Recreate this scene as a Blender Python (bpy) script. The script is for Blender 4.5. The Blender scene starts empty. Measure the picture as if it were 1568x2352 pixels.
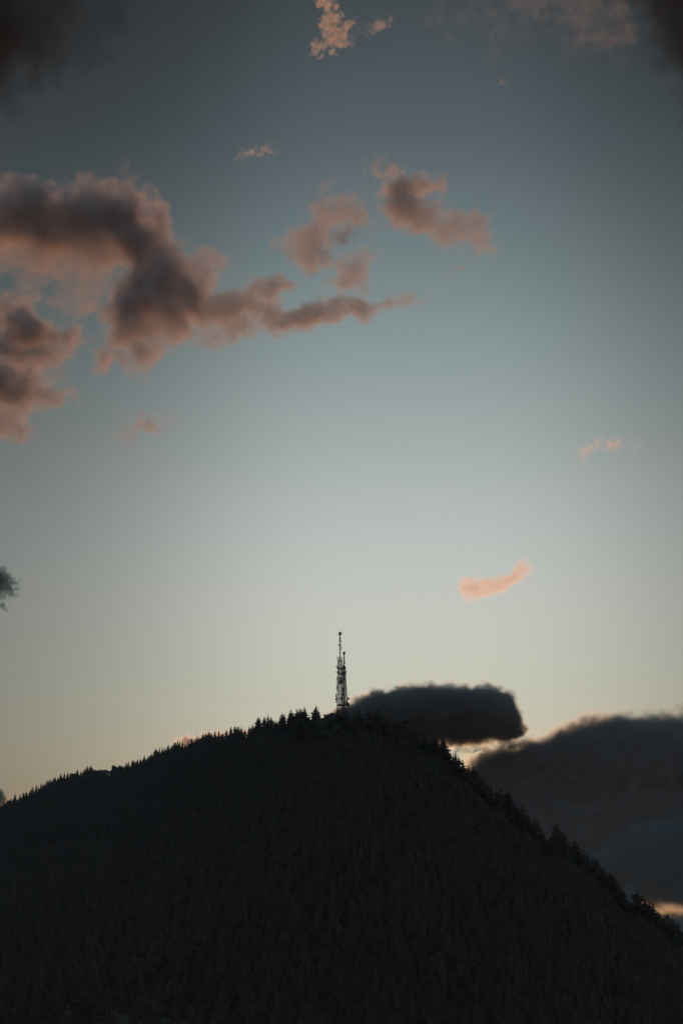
import bpy, math, random
import numpy as np
from mathutils import Vector, Matrix

random.seed(7)
rng = np.random.default_rng(7)
scn = bpy.context.scene
COL = scn.collection
R = math.radians

# ------------------------------------------------------------------ camera
PITCH, VFOV = 21.0, 40.0
PW, PH = 1568.0, 2352.0                       # photograph's own grid used for measuring
FPX = PH / 2 / math.tan(R(VFOV / 2))
EYE = np.array((0.0, 0.0, 1.7))
cam = bpy.data.objects.new('camera', bpy.data.cameras.new('camera'))
COL.objects.link(cam)
cam.location = EYE
cam.rotation_euler = (R(90 + PITCH), 0, 0)
cam.data.sensor_fit = 'VERTICAL'
cam.data.angle = R(VFOV)
cam.data.clip_start = 0.5
cam.data.clip_end = 120000
scn.camera = cam

# ------------------------------------------------------------------ sun and sky
SUN_AZ, SUN_EL = 3.5, 8.0                    # degrees right of the view direction, above the horizon
sd = Vector((math.sin(R(SUN_AZ)) * math.cos(R(SUN_EL)), math.cos(R(SUN_AZ)) * math.cos(R(SUN_EL)), math.sin(R(SUN_EL))))
sun = bpy.data.objects.new('sun', bpy.data.lights.new('sun', 'SUN'))
COL.objects.link(sun)
sun.rotation_euler = sd.to_track_quat('Z', 'Y').to_euler()
sun.data.energy = 2.3
sun.data.angle = R(0.5)
sun.data.color = (1.0, 0.41, 0.18)

world = bpy.data.worlds.new('World')
scn.world = world
world.use_nodes = True
wt = world.node_tree
wt.nodes.clear()


def wn(kind, **kw):
    n = wt.nodes.new(kind)
    for k, v in kw.items():
        if k in ('ins',):
            for i, x in v.items():
                if hasattr(x, 'bl_idname') or isinstance(x, bpy.types.NodeSocket):
                    wt.links.new(x, n.inputs[i])
                else:
                    n.inputs[i].default_value = x
        else:
            setattr(n, k, v)
    return n


def wm(op, a, b=0.0, c=0.0):
    return wn('ShaderNodeMath', operation=op, ins={0: a, 1: b, 2: c}).outputs[0]


def srgb(r, g, b):
    f = lambda v: (v / 255 / 12.92) if v / 255 <= 0.04045 else ((v / 255 + 0.055) / 1.055) ** 2.4
    return (f(r), f(g), f(b))


tc = wn('ShaderNodeTexCoord')
sep = wn('ShaderNodeSeparateXYZ', ins={0: tc.outputs['Generated']})
dx, dy, dz = sep.outputs
elev = wm('MULTIPLY', wm('ARCSINE', dz), 180 / math.pi)                 # degrees
azim = wm('ABSOLUTE', wm('SUBTRACT', wm('MULTIPLY', wm('ARCTAN2', dx, dy), 180 / math.pi), 3.0))
ramp = wn('ShaderNodeValToRGB', ins={0: wm('DIVIDE', elev, 90.0)})
stops = [(-10, (60, 60, 58)), (0, (205, 135, 66)), (5, (205, 148, 82)), (8.5, (198, 178, 140)), (11, (206, 196, 169)), (13.5, (199, 199, 182)), (17, (197, 201, 192)), (20.5, (184, 190, 187)),
         (24, (161, 172, 171)), (28.3, (133, 148, 149)), (32.5, (104, 118, 122)), (36.2, (83, 94, 100)), (41, (63, 71, 75)), (48, (52, 59, 64)), (90, (42, 48, 56))]
cr = ramp.color_ramp
cr.interpolation = 'B_SPLINE'
while len(cr.elements) < len(stops):
    cr.elements.new(0.5)
for e, (d, c) in zip(cr.elements, stops):
    e.position = max(0.0, d / 90.0)
    e.color = (*srgb(*c), 1)
# the afterglow is strongest over the sunset and fades sideways, corner darkening included, with a cool rise opposite that lifts the hill
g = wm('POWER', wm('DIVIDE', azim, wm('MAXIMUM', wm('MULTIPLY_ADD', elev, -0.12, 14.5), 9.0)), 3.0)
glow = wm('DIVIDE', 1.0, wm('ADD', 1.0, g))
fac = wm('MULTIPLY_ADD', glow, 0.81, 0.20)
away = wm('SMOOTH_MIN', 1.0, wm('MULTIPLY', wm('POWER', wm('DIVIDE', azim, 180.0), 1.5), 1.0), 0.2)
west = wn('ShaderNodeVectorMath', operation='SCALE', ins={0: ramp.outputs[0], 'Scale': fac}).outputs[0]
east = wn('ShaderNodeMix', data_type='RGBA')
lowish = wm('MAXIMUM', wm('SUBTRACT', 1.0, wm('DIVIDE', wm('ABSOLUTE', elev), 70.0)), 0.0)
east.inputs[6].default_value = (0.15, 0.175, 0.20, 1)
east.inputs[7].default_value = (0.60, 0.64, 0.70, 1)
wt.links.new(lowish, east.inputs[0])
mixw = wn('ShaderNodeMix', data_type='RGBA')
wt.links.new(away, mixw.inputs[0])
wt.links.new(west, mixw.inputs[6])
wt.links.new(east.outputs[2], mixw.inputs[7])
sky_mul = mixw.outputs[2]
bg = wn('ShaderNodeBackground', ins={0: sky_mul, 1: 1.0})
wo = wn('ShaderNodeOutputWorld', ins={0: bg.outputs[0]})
world.cycles.sampling_method = 'MANUAL'
world.cycles.sample_map_resolution = 512

scn.view_settings.view_transform = 'Standard'
scn.view_settings.look = 'None'
scn.view_settings.exposure = 0.0
scn.view_settings.gamma = 1.0
scn.view_settings.use_curve_mapping = False
cy = scn.cycles
cy.volume_bounces = 1
cy.volume_step_rate = 2.0
cy.volume_max_steps = 256
cy.use_adaptive_sampling = True
cy.adaptive_threshold = 0.03
cy.max_bounces = 4
cy.transparent_max_bounces = 24

# ------------------------------------------------------------------ measuring helpers
cp, sp = math.cos(R(PITCH)), math.sin(R(PITCH))


def ray(x, y):
    """World direction seen at photograph position (x, y)."""
    a, b = (x - PW / 2) / FPX, (PH / 2 - y) / FPX
    return np.array((a, cp - b * sp, sp + b * cp))


def at(x, y, dist):
    """Point at horizontal distance dist from the eye seen at (x, y)."""
    d = ray(x, y)
    return EYE + d * (dist / math.hypot(d[0], d[1]))


def tag(o, label=None, cat=None, group=None, kind=None):
    for k, v in (('label', label), ('category', cat), ('group', group), ('kind', kind)):
        if v:
            o[k] = v
    return o


def empty(name, loc, label=None, cat=None, group=None):
    o = bpy.data.objects.new(name, None)
    COL.objects.link(o)
    o.location = loc
    return tag(o, label, cat, group)


def link(name, mesh, parent=None):
    o = bpy.data.objects.new(name, mesh)
    COL.objects.link(o)
    o.parent = parent
    return o


# ------------------------------------------------------------------ materials
def material(name, base, rough=0.9, var=0.25, scale=0.5, metallic=0.0, spec=0.2, object_var=0.0, thin=0.0):
    m = bpy.data.materials.new(name)
    m.use_nodes = True
    nt = m.node_tree
    b = nt.nodes['Principled BSDF']
    b.inputs['Roughness'].default_value = rough
    b.inputs['Metallic'].default_value = metallic
    b.inputs['Specular IOR Level'].default_value = spec
    t = nt.nodes.new('ShaderNodeTexCoord')
    n = nt.nodes.new('ShaderNodeTexNoise')
    n.inputs['Scale'].default_value = scale
    n.inputs['Detail'].default_value = 4
    nt.links.new(t.outputs['Object'], n.inputs['Vector'])
    r = nt.nodes.new('ShaderNodeValToRGB')
    r.color_ramp.elements[0].position, r.color_ramp.elements[1].position = 0.3, 0.7
    r.color_ramp.elements[0].color = (*[c * (1 - var) for c in base], 1)
    r.color_ramp.elements[1].color = (*[min(1, c * (1 + var)) for c in base], 1)
    nt.links.new(n.outputs[0], r.inputs[0])
    src = r.outputs[0]
    if object_var:
        oi = nt.nodes.new('ShaderNodeObjectInfo')
        h = nt.nodes.new('ShaderNodeHueSaturation')
        mr = nt.nodes.new('ShaderNodeMapRange')
        mr.inputs['To Min'].default_value = 1 - object_var
        mr.inputs['To Max'].default_value = 1 + object_var
        nt.links.new(oi.outputs['Random'], mr.inputs['Value'])
        nt.links.new(mr.outputs[0], h.inputs['Value'])
        nt.links.new(src, h.inputs['Color'])
        src = h.outputs[0]
    nt.links.new(src, b.inputs['Base Color'])
    if thin:
        tr = nt.nodes.new('ShaderNodeBsdfTranslucent')
        nt.links.new(src, tr.inputs['Color'])
        mx = nt.nodes.new('ShaderNodeMixShader')
        mx.inputs[0].default_value = thin
        nt.links.new(b.outputs[0], mx.inputs[1])
        nt.links.new(tr.outputs[0], mx.inputs[2])
        nt.links.new(mx.outputs[0], nt.nodes['Material Output'].inputs['Surface'])
    return m


M_SPRUCE = material('spruce_needles', (0.054, 0.053, 0.051), 0.95, 0.08, 0.6, object_var=0.06, thin=0.12)
M_LEAF = material('broad_leaves', (0.040, 0.041, 0.040), 0.95, 0.15, 0.6, object_var=0.1, thin=0.12)
M_BARK = material('bark', (0.06, 0.05, 0.042), 0.95, 0.3, 2.0)
M_SOIL = material('forest_floor', (0.045, 0.046, 0.046), 0.95, 0.3, 0.05)
M_GRASS = material('valley_meadow', (0.05, 0.06, 0.035), 0.95, 0.3, 0.01)
M_STEEL = material('galvanised_steel', (0.06, 0.063, 0.068), 0.65, 0.2, 1.5, metallic=0.2)
M_DARKSTEEL = material('painted_steel', (0.045, 0.047, 0.05), 0.65, 0.2, 1.5)
M_DISH = material('dish_radome', (0.07, 0.07, 0.075), 0.7, 0.15, 1.0)

# ------------------------------------------------------------------ ground and hill
# skyline of the tree tops in the photograph
TOPS = np.array([(-1200, 2080), (-700, 1985), (-300, 1905), (0, 1838), (20, 1831), (36, 1822), (50, 1823), (76, 1806), (96, 1797), (127, 1783), (145, 1776), (172, 1771), (200, 1759),
    (212, 1758), (217, 1772), (225, 1764), (242, 1764), (253, 1772), (262, 1758), (282, 1756), (296, 1747), (314, 1741), (335, 1734), (357, 1719), (376, 1716), (399, 1706),
    (409, 1700), (433, 1698), (466, 1686), (481, 1680), (492, 1678), (512, 1678), (531, 1668), (551, 1667), (573, 1665), (584, 1662), (592, 1646), (607, 1643), (616, 1639), (637, 1645),
    (648, 1636), (667, 1629), (680, 1628), (690, 1624), (700, 1623), (708, 1634), (725, 1620), (737, 1660), (752, 1637), (762, 1645), (770, 1628), (787, 1628), (800, 1632),
    (817, 1633), (830, 1633), (848, 1627), (862, 1627), (880, 1636), (893, 1668), (909, 1648), (926, 1643), (936, 1648), (957, 1665), (977, 1684), (995, 1690), (1019, 1692), (1038, 1726), (1060, 1742),
    (1086, 1756), (1104, 1784), (1127, 1806), (1149, 1806), (1168, 1813), (1181, 1842), (1199, 1848), (1225, 1874), (1243, 1892), (1258, 1930), (1275, 1886), (1289, 1901), (1304, 1932), (1317, 1928), (1328, 1944),
    (1346, 1954), (1366, 1969), (1383, 1989), (1401, 2002), (1422, 2030), (1434, 2042), (1444, 2066), (1460, 2041), (1474, 2058), (1486, 2060), (1498, 2072), (1517, 2093), (1532, 2099), (1550, 2121), (1568, 2127),
    (1700, 2215), (1900, 2290), (2300, 2345)], float)
# ground line of the ridge (below the crowns) and how far away it runs
RIDGE = np.array([(-1200, 2118, 2000), (-300, 1938, 1750), (0, 1868, 1650), (100, 1830, 1600), (200, 1798, 1560), (300, 1776, 1500), (400, 1744, 1420), (500, 1720, 1320), (600, 1716, 1180), (660, 1712, 1080),
    (720, 1710, 1010), (785, 1710, 980), (860, 1716, 960), (930, 1736, 940), (1000, 1784, 920), (1060, 1828, 900), (1130, 1888, 885), (1200, 1942, 870), (1260, 1998, 860), (1320, 2030, 850), (1400, 2100, 840),
    (1460, 2148, 830), (1568, 2222, 820), (1700, 2288, 820), (1900, 2333, 830), (2300, 2368, 860)], float)


def az_of(x, y):
    d = ray(x, y)
    return math.atan2(d[0], d[1])


_raz = np.array([az_of(x, y) for x, y, _ in RIDGE])
_rel = np.array([math.atan2(ray(x, y)[2], math.hypot(*ray(x, y)[:2])) for x, y, _ in RIDGE])
_rR = RIDGE[:, 2]
_taz = np.array([az_of(x, y) for x, y in TOPS])
_tel = np.array([math.atan2(ray(x, y)[2], math.hypot(*ray(x, y)[:2])) for x, y in TOPS])


def smooth_interp(a, xs, ys, w=0.006):
    return sum(np.interp(a + k * w, xs, ys) for k in (-1, -0.5, 0, 0.5, 1)) / 5


def ridge_at(a):
    """(distance, ground height) of the ridge in compass direction a."""
    Rr = smooth_interp(a, _raz, _rR, 0.02)
    return Rr, EYE[2] + Rr * np.tan(smooth_interp(a, _raz, _rel))


def bumps(x, y):
    return (np.sin(x * 0.013 + 1.3) * np.cos(y * 0.017 - 0.4) + 0.5 * np.sin(x * 0.041 - y * 0.029) + 0.3 * np.sin(x * 0.083 + y * 0.071 + 2.0))


def terrain(x, y):
    a = np.arctan2(x, y)
    d = np.hypot(x, y)
    Rr, h = ridge_at(a)
    d0 = 540.0
    t = np.clip((d - d0) / (Rr - d0), 0, 1)
    front = h * (0.8 * t ** 1.25 + 0.2 * t * t)
    front = front + bumps(x, y) * 4.0 * np.clip(t * 6, 0, 1) * np.clip((1 - t) * 5, 0, 1)
    tb = np.clip((d - Rr) / 900.0, 0, 1)
    back = h * (1 - tb * tb * (3 - 2 * tb)) + np.minimum(0, -0.12 * (d - Rr)) * (1 - tb)
    z = np.where(d <= Rr, front, back)
    edge = np.clip((math.radians(62) - np.abs(a)) / math.radians(20), 0, 1)
    return np.maximum(z * edge, 0) - 0.6 * (1 - np.clip(z / 3, 0, 1))


def quad_mesh(name, P, nu, nv):
    idx = np.arange(nu * nv).reshape(nu, nv)
    q = np.stack([idx[:-1, :-1], idx[1:, :-1], idx[1:, 1:], idx[:-1, 1:]], -1).reshape(-1, 4)
    me = bpy.data.meshes.new(name)
    me.from_pydata(P.tolist(), [], q.tolist())
    me.polygons.foreach_set('use_smooth', np.ones(len(q), bool))
    return me


# valley floor: one sheet to the horizon
rings = np.concatenate([np.linspace(0, 300, 7), np.geomspace(400, 60000, 26)])
th = np.linspace(0, 2 * math.pi, 65)
P = np.array([(r * math.cos(t), r * math.sin(t), 0.0) for r in rings for t in th])
me = quad_mesh('ground', P, len(rings), len(th))
me.materials.append(M_GRASS)
tag(link('ground', me), kind='structure')

aa = np.linspace(R(-60), R(60), 321)
dd = np.linspace(0, 1, 120)
A, T = np.meshgrid(aa, dd, indexing='ij')
Dd = 500 + T * 2400
X, Y = Dd * np.sin(A), Dd * np.cos(A)
P = np.stack([X, Y, terrain(X, Y)], -1).reshape(-1, 3)
me = quad_mesh('hill', P, len(aa), len(dd))
me.materials.append(M_SOIL)
tag(link('hill', me), kind='structure')


# ------------------------------------------------------------------ mesh builder
class MB:
    def __init__(self):
        self.v, self.f = [], []

    def add(self, vs, fs):
        o = len(self.v)
        self.v += [tuple(map(float, p)) for p in vs]
        self.f += [tuple(i + o for i in q) for q in fs]
        return self

    def bar(self, a, b, r0, r1=None, n=4):
        a, b = Vector(a), Vector(b)
        r1 = r0 if r1 is None else r1
        z = (b - a).normalized()
        x = z.orthogonal().normalized()
        y = z.cross(x)
        vs = []
        for p, r in ((a, r0), (b, r1)):
            for k in range(n):
                t = 2 * math.pi * (k + 0.5) / n
                vs.append(p + (x * math.cos(t) + y * math.sin(t)) * r)
        fs = [(k, (k + 1) % n, n + (k + 1) % n, n + k) for k in range(n)] + [tuple(range(n))[::-1], tuple(range(n, 2 * n))]
        return self.add(vs, fs)

    def box(self, c, s, rot=None):
        c = Vector(c)
        vs = []
        for i in (-1, 1):
            for j in (-1, 1):
                for k in (-1, 1):
                    p = Vector((i * s[0] / 2, j * s[1] / 2, k * s[2] / 2))
                    vs.append(c + (rot @ p if rot else p))
        return self.add(vs, [(0, 1, 3, 2), (4, 6, 7, 5), (0, 4, 5, 1), (2, 3, 7, 6), (0, 2, 6, 4), (1, 5, 7, 3)])

    def lathe(self, c, axis, prof, n=14):
        """prof: list of (along, radius) turned about axis at c."""
        c, z = Vector(c), Vector(axis).normalized()
        x = z.orthogonal().normalized()
        y = z.cross(x)
        vs = [c + z * h + (x * math.cos(2 * math.pi * k / n) + y * math.sin(2 * math.pi * k / n)) * r for h, r in prof for k in range(n)]
        fs = [(j * n + k, j * n + (k + 1) % n, (j + 1) * n + (k + 1) % n, (j + 1) * n + k) for j in range(len(prof) - 1) for k in range(n)]
        fs += [tuple(range(n))[::-1], tuple(range((len(prof) - 1) * n, len(prof) * n))]
        return self.add(vs, fs)

    def build(self, name, mat, parent=None, smooth=False):
        me = self.mesh(name, mat, smooth)
        return link(name, me, parent)

    def mesh(self, name, mat, smooth=False):
        me = bpy.data.meshes.new(name)
        me.from_pydata(self.v, [], self.f)
        me.materials.append(mat)
        if smooth:
            me.polygons.foreach_set('use_smooth', np.ones(len(me.polygons), bool))
        me.update()
        return me


# ------------------------------------------------------------------ trees
def spruce_crown(seed, whorls=17, width=0.2, base=0.08, ragged=0.25, top_taper=1.0):
    """Unit-high conifer crown: whorls of drooping boughs that taper to a leader."""
    r = random.Random(seed)
    m = MB()
    lean = (r.uniform(-0.01, 0.01), r.uniform(-0.01, 0.01))
    for w in range(whorls):
        t = w / (whorls - 1)
        z0 = base + (0.97 - base) * t ** 0.92
        env = width * (1 - t) ** top_taper * (0.75 + 0.25 * min(1, t * 6)) + 0.012
        n = 8 if t < 0.6 else 6 if t < 0.85 else 5
        ph = r.uniform(0, 6.3)
        for k in range(n):
            if r.random() < 0.08:
                continue
            a = ph + 2 * math.pi * k / n + r.uniform(-0.3, 0.3)
            L = env * r.uniform(1 - ragged, 1 + ragged * 0.8)
            wd = max(0.009, L * r.uniform(0.28, 0.42))
            dr = L * (0.55 - 0.75 * t) + r.uniform(-0.01, 0.01)
            c, s = math.cos(a), math.sin(a)
            zb = z0 + r.uniform(-0.5, 0.5) * 0.9 / whorls
            cx, cyy = lean[0] * zb, lean[1] * zb
            P = lambda u, v, h: (cx + c * u - s * v, cyy + s * u + c * v, zb + h)
            m.add([P(0, 0, 0.012), P(L * 0.5, wd, -dr * 0.42 - wd * 0.25), P(L * 0.55, 0, -dr * 0.3 + 0.006), P(L * 0.5, -wd, -dr * 0.42 - wd * 0.25), P(L, 0, -dr + L * 0.12),
                   P(L * 0.5, 0, -dr * 0.42 - wd * 0.9)],
                  [(0, 1, 2), (0, 2, 3), (2, 1, 4), (2, 4, 3), (0, 5, 2), (2, 5, 4)])
    m.lathe((0, 0, 0), (0, 0, 1), [(base, width * 0.42), (0.5, width * 0.25), (0.85, width * 0.07), (0.93, 0.006)], 6)
    m.lathe((lean[0], lean[1], 0), (0, 0, 1), [(0.9, 0.008), (1.0, 0.002)], 4)
    return m.mesh('crown', M_SPRUCE)


def broad_crown(seed, flat=1.0, width=0.42, n=950):
    """Unit-high rounded crown of leaf-sized sprays grouped in clumps, with gaps."""
    r = random.Random(seed)
    m = MB()
    clumps = []
    for k in range(15):
        a = r.uniform(0, 6.3); e = r.uniform(-1.0, 1.0)
        ce = math.cos(math.asin(max(-1, min(1, e))))
        clumps.append((math.cos(a) * ce * width * 0.62, math.sin(a) * ce * width * 0.62, 0.50 + e * 0.32 * flat, r.uniform(0.14, 0.2)))
    clumps += [(0, 0, 0.58, 0.27), (0.06, 0, 0.22, 0.24), (-0.06, 0.05, 0.36, 0.26), (0, 0, 0.1, 0.22)]
    for k in range(n):
        cx, cyy, cz, cr = clumps[k % len(clumps)]
        v = Vector((r.gauss(0, 1), r.gauss(0, 1), r.gauss(0, 1))).normalized() * cr * r.uniform(0.55, 1.05)
        p = Vector((cx, cyy, cz)) + v
        x = Vector((r.gauss(0, 1), r.gauss(0, 1), r.gauss(0, 1))).normalized()
        y = x.orthogonal().normalized()
        s = r.uniform(0.02, 0.04)
        m.add([p - x * s, p + y * s * 0.7, p + x * s, p - y * s * 0.7], [(0, 1, 2, 3)])
    for cx, cyy, cz, cr in clumps:
        m.lathe((cx, cyy, cz), (0, 0, 1), [(-cr * 0.7, cr * 0.2), (-cr * 0.4, cr * 0.5), (0.1 * cr, cr * 0.6), (cr * 0.5, cr * 0.42), (cr * 0.75, cr * 0.12)], 6)
    return m.mesh('crown', M_LEAF)


def trunk_mesh(seed, r0=0.018, top=0.96, limbs=False):
    r = random.Random(seed)
    m = MB()
    m.lathe((0, 0, 0), (0, 0, 1), [(-0.06, r0 * 1.5), (0.03, r0 * 1.1), (0.4, r0 * 0.75), (0.75, r0 * 0.4), (top, 0.002)], 6)
    if limbs:
        for k in range(6):
            a = k * 1.05 + r.uniform(-0.3, 0.3)
            z = 0.25 + 0.05 * k
            m.bar((0, 0, z), (math.cos(a) * 0.25, math.sin(a) * 0.25, z + 0.22), r0 * 0.5, r0 * 0.15)
    return m.mesh('trunk', M_BARK)


SPRUCES = [spruce_crown(11 + k, 19 + (k * 3) % 6, 0.235 + 0.016 * (k % 5), 0.05 + 0.015 * (k % 3), 0.22 + 0.05 * (k % 4), (0.8, 0.92, 0.85, 0.72)[k % 4]) for k in range(9)]
STOUT = [spruce_crown(41 + k, 18, 0.27 + 0.02 * k, 0.04, 0.35, 0.62) for k in range(4)]
ROUND = [broad_crown(61, 1.0, 0.36), broad_crown(62, 1.1, 0.42), broad_crown(63, 0.8, 0.5)]
TRUNKS = [trunk_mesh(5), trunk_mesh(6, 0.022)]
LIMBED = trunk_mesh(8, 0.028, 0.8, True)

TREES = []


def tree(x, ytop, kind, label, group=None, back=0.0, wide=1.0, name=None):
    d0 = az_of(x, ytop)
    Rr, _ = ridge_at(d0)
    D = float(Rr) + back
    top = at(x, ytop, D)
    gz = float(terrain(np.array([top[0]]), np.array([top[1]]))[0])
    h = top[2] - gz
    if h < 3.0:
        return None
    h = min(h, 27.0)
    nm = name or {'spruce': 'spruce_tree', 'stout': 'fir_tree', 'round': 'broadleaf_tree'}[kind]
    e = empty(nm, (top[0], top[1], top[2] - h), label, 'tree', group)
    me = rngp.choice({'spruce': SPRUCES, 'stout': STOUT, 'round': ROUND}[kind])
    c = link('crown', me, e)
    t = link('trunk', LIMBED if kind == 'round' else rngp.choice(TRUNKS), e)
    rz = rngp.uniform(0, 6.28)
    w = h * wide * rngp.uniform(0.92, 1.12) * (1.0 + max(0, (14 - h)) * 0.02) * (1.0 + 0.18 * min(1, max(0, (x - 560) / 200)))
    for o in (c, t):
        o.rotation_euler = (0, 0, rz)
        o.scale = (w, w, h)
    TREES.append((x, ytop))
    return e


rngp = random.Random(23)
# trees that stand out on the skyline: x, top, kind, label, width
MARKED = [
    (725, 1619, 'spruce', 'tallest pointed spruce on the ridge, just left of the masts beside a gap', 1.15),
    (752, 1637, 'spruce', 'slim spruce in the gap between the tallest spruce and the foot of the masts', 0.95),
    (770, 1627, 'round', 'round topped dark tree touching the foot of the taller mast', 1.0),
    (785, 1634, 'stout', 'bushy fir directly in front of the feet of the two masts', 1.0),
    (799, 1634, 'spruce', 'dark spruce hiding the foot of the shorter mast', 1.1),
    (817, 1633, 'spruce', 'first spruce right of the masts with the grey cloud behind it', 1.2),
    (700, 1622, 'spruce', 'twin peaked tall spruce ending the dense clump left of the tallest spruce', 1.0),
    (690, 1625, 'stout', 'broad dark fir in the dense clump left of the tallest spruce', 1.0),
    (667, 1629, 'spruce', 'sharp spruce at the left end of the dense clump near the summit', 1.1),
    (616, 1638, 'spruce', 'thin spiky spruce rising highest where the left ridge steps up to the summit', 0.8),
    (592, 1645, 'spruce', 'first tall spruce at the step where the left ridge climbs to the summit', 1.0),
    (596, 1646, 'spruce', 'second tall spruce close beside the first at the step of the left ridge', 0.9),
    (648, 1635, 'spruce', 'narrow spruce standing up between two gaps left of the dense clump', 0.9),
    (573, 1665, 'spruce', 'last low spruce before the step up of the left ridge', 0.9),
    (531, 1667, 'spruce', 'free standing pointed spruce on the left ridge beside the orange cloud strip', 1.1),
    (466, 1685, 'spruce', 'wide pointed spruce at the right end of the orange cloud strip behind the left ridge', 1.2),
    (409, 1699, 'spruce', 'lone dark spruce at the left end of the orange cloud strip behind the left ridge', 1.1),
    (433, 1697, 'spruce', 'small slender spruce in front of the orange cloud strip behind the left ridge', 0.8),
    (357, 1718, 'spruce', 'ragged pointed spruce in the middle of the long left ridge', 1.1),
    (296, 1747, 'spruce', 'thin spruce just right of the broad flat topped tree', 0.8),
    (263, 1758, 'round', 'left half of the broad flat topped tree clump on the left ridge', 1.25),
    (276, 1757, 'round', 'right half of the broad flat topped tree clump on the left ridge', 1.25),
    (225, 1764, 'round', 'small round headed tree between the square clump and the broad flat topped trees', 0.95),
    (242, 1764, 'round', 'second small round headed tree, nearer the broad flat topped trees', 0.9),
    (201, 1758, 'stout', 'left fir of the tall square clump on the left ridge', 1.0),
    (210, 1757, 'stout', 'right fir of the tall square clump on the left ridge', 1.0),
    (172, 1771, 'round', 'knobbly round tree left of the tall square clump', 0.9),
    (127, 1783, 'stout', 'bushy tree with a rounded tip on the lower left ridge', 1.0),
    (96, 1797, 'spruce', 'single pointed spruce low on the left ridge', 1.0),
    (36, 1822, 'spruce', 'pointed spruce nearest the left end of the skyline, beside the small orange streak', 1.1),
    (848, 1627, 'spruce', 'tall spruce at the crown of the summit clump right of the masts', 1.15),
    (862, 1627, 'stout', 'wide fir at the crown of the summit clump right of the masts', 1.0),
    (880, 1635, 'stout', 'wide fir at the right edge of the summit clump above the notch', 1.0),
    (909, 1648, 'spruce', 'first spruce right of the notch on the right shoulder', 1.1),
    (928, 1643, 'spruce', 'highest spruce of the right shoulder clump', 1.1),
    (995, 1690, 'stout', 'blunt fir on the right slope above the pale gap in the clouds', 0.9),
    (1019, 1691, 'spruce', 'tall narrow blunt spruce beside the pale gap in the clouds', 0.9),
    (1045, 1725, 'spruce', 'short spruce standing out against the pale gap in the clouds', 1.0),
    (1086, 1755, 'spruce', 'small pointed spruce just below the pale gap in the clouds', 0.9),
    (1149, 1805, 'spruce', 'paired spruce, upper one, standing out on the middle right slope', 1.1),
    (1166, 1812, 'spruce', 'paired spruce, lower one, standing out on the middle right slope', 1.1),
    (1197, 1847, 'spruce', 'full pointed spruce below the pair on the right slope', 1.1),
    (1226, 1873, 'spruce', 'spruce just above the deep notch on the right slope', 1.0),
    (1275, 1885, 'spruce', 'tall spruce standing highest just below the deep notch on the right slope', 1.1),
    (1317, 1927, 'spruce', 'broad spruce with a rounded top next down from the tall one on the right slope', 1.15),
    (1347, 1953, 'spruce', 'narrow spruce two thirds down the right slope', 1.0),
    (1366, 1969, 'spruce', 'thin spruce beside a small notch low on the right slope', 0.9),
    (1383, 1989, 'stout', 'bushy fir low on the right slope', 1.0),
    (1460, 2040, 'stout', 'loose airy fir standing tall left of the orange glow', 0.9),
    (1478, 2058, 'spruce', 'dense spruce between the airy fir and the orange glow', 1.0),
    (1498, 2072, 'spruce', 'small spruce in front of the orange glow', 1.1),
    (1518, 2092, 'round', 'low leafy tree under the orange glow', 0.9),
    (1550, 2120, 'stout', 'last bushy fir at the right edge of the picture', 0.9),
]
for x, y, kind, lab, w in MARKED:
    tree(x, y, kind, lab, 'trees along the skyline', rngp.uniform(-5, 2), w)

HANDLE = {725: 'the tallest spruce', 752: 'the slim gap spruce', 770: 'the round tree by the masts', 785: 'the fir below the masts', 799: 'the spruce hiding the shorter mast', 817: 'the first spruce right of the masts', 700: 'the twin peaked spruce', 690: 'the broad summit fir', 667: 'the sharp clump end spruce', 616: 'the spiky step spruce', 592: 'the first step spruce', 596: 'the second step spruce', 648: 'the narrow spruce between gaps', 573: 'the last low spruce', 531: 'the free standing ridge spruce', 466: 'the wide spruce by the orange strip', 409: 'the lone spruce by the orange strip', 433: 'the slender strip spruce', 357: 'the ragged ridge spruce', 296: 'the thin spruce by the flat trees', 263: 'the left flat topped tree', 276: 'the right flat topped tree', 225: 'the first round headed tree', 242: 'the second round headed tree', 201: 'the left square clump fir', 210: 'the right square clump fir', 172: 'the knobbly round tree', 127: 'the bushy low ridge tree', 96: 'the single low spruce', 36: 'the pointed left end spruce', 848: 'the summit crown spruce', 862: 'the summit crown fir', 880: 'the fir above the notch', 909: 'the first right shoulder spruce', 928: 'the highest right shoulder spruce', 995: 'the blunt slope fir', 1019: 'the tall pale gap spruce', 1045: 'the short pale gap spruce', 1086: 'the spruce below the pale gap', 1149: 'the upper paired spruce', 1166: 'the lower paired spruce', 1197: 'the full slope spruce', 1226: 'the deep notch spruce', 1275: 'the tall notch spruce', 1317: 'the round topped slope spruce', 1347: 'the narrow low slope spruce', 1366: 'the thin low slope spruce', 1383: 'the bushy low slope fir', 1460: 'the airy fir', 1478: 'the dense glow spruce', 1498: 'the small glow spruce', 1518: 'the leafy glow tree', 1550: 'the last right fir'}
ORD = ('first', 'second', 'third', 'fourth', 'fifth', 'sixth', 'seventh', 'eighth', 'ninth', 'tenth', 'eleventh', 'twelfth', 'thirteenth', 'fourteenth')
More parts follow.
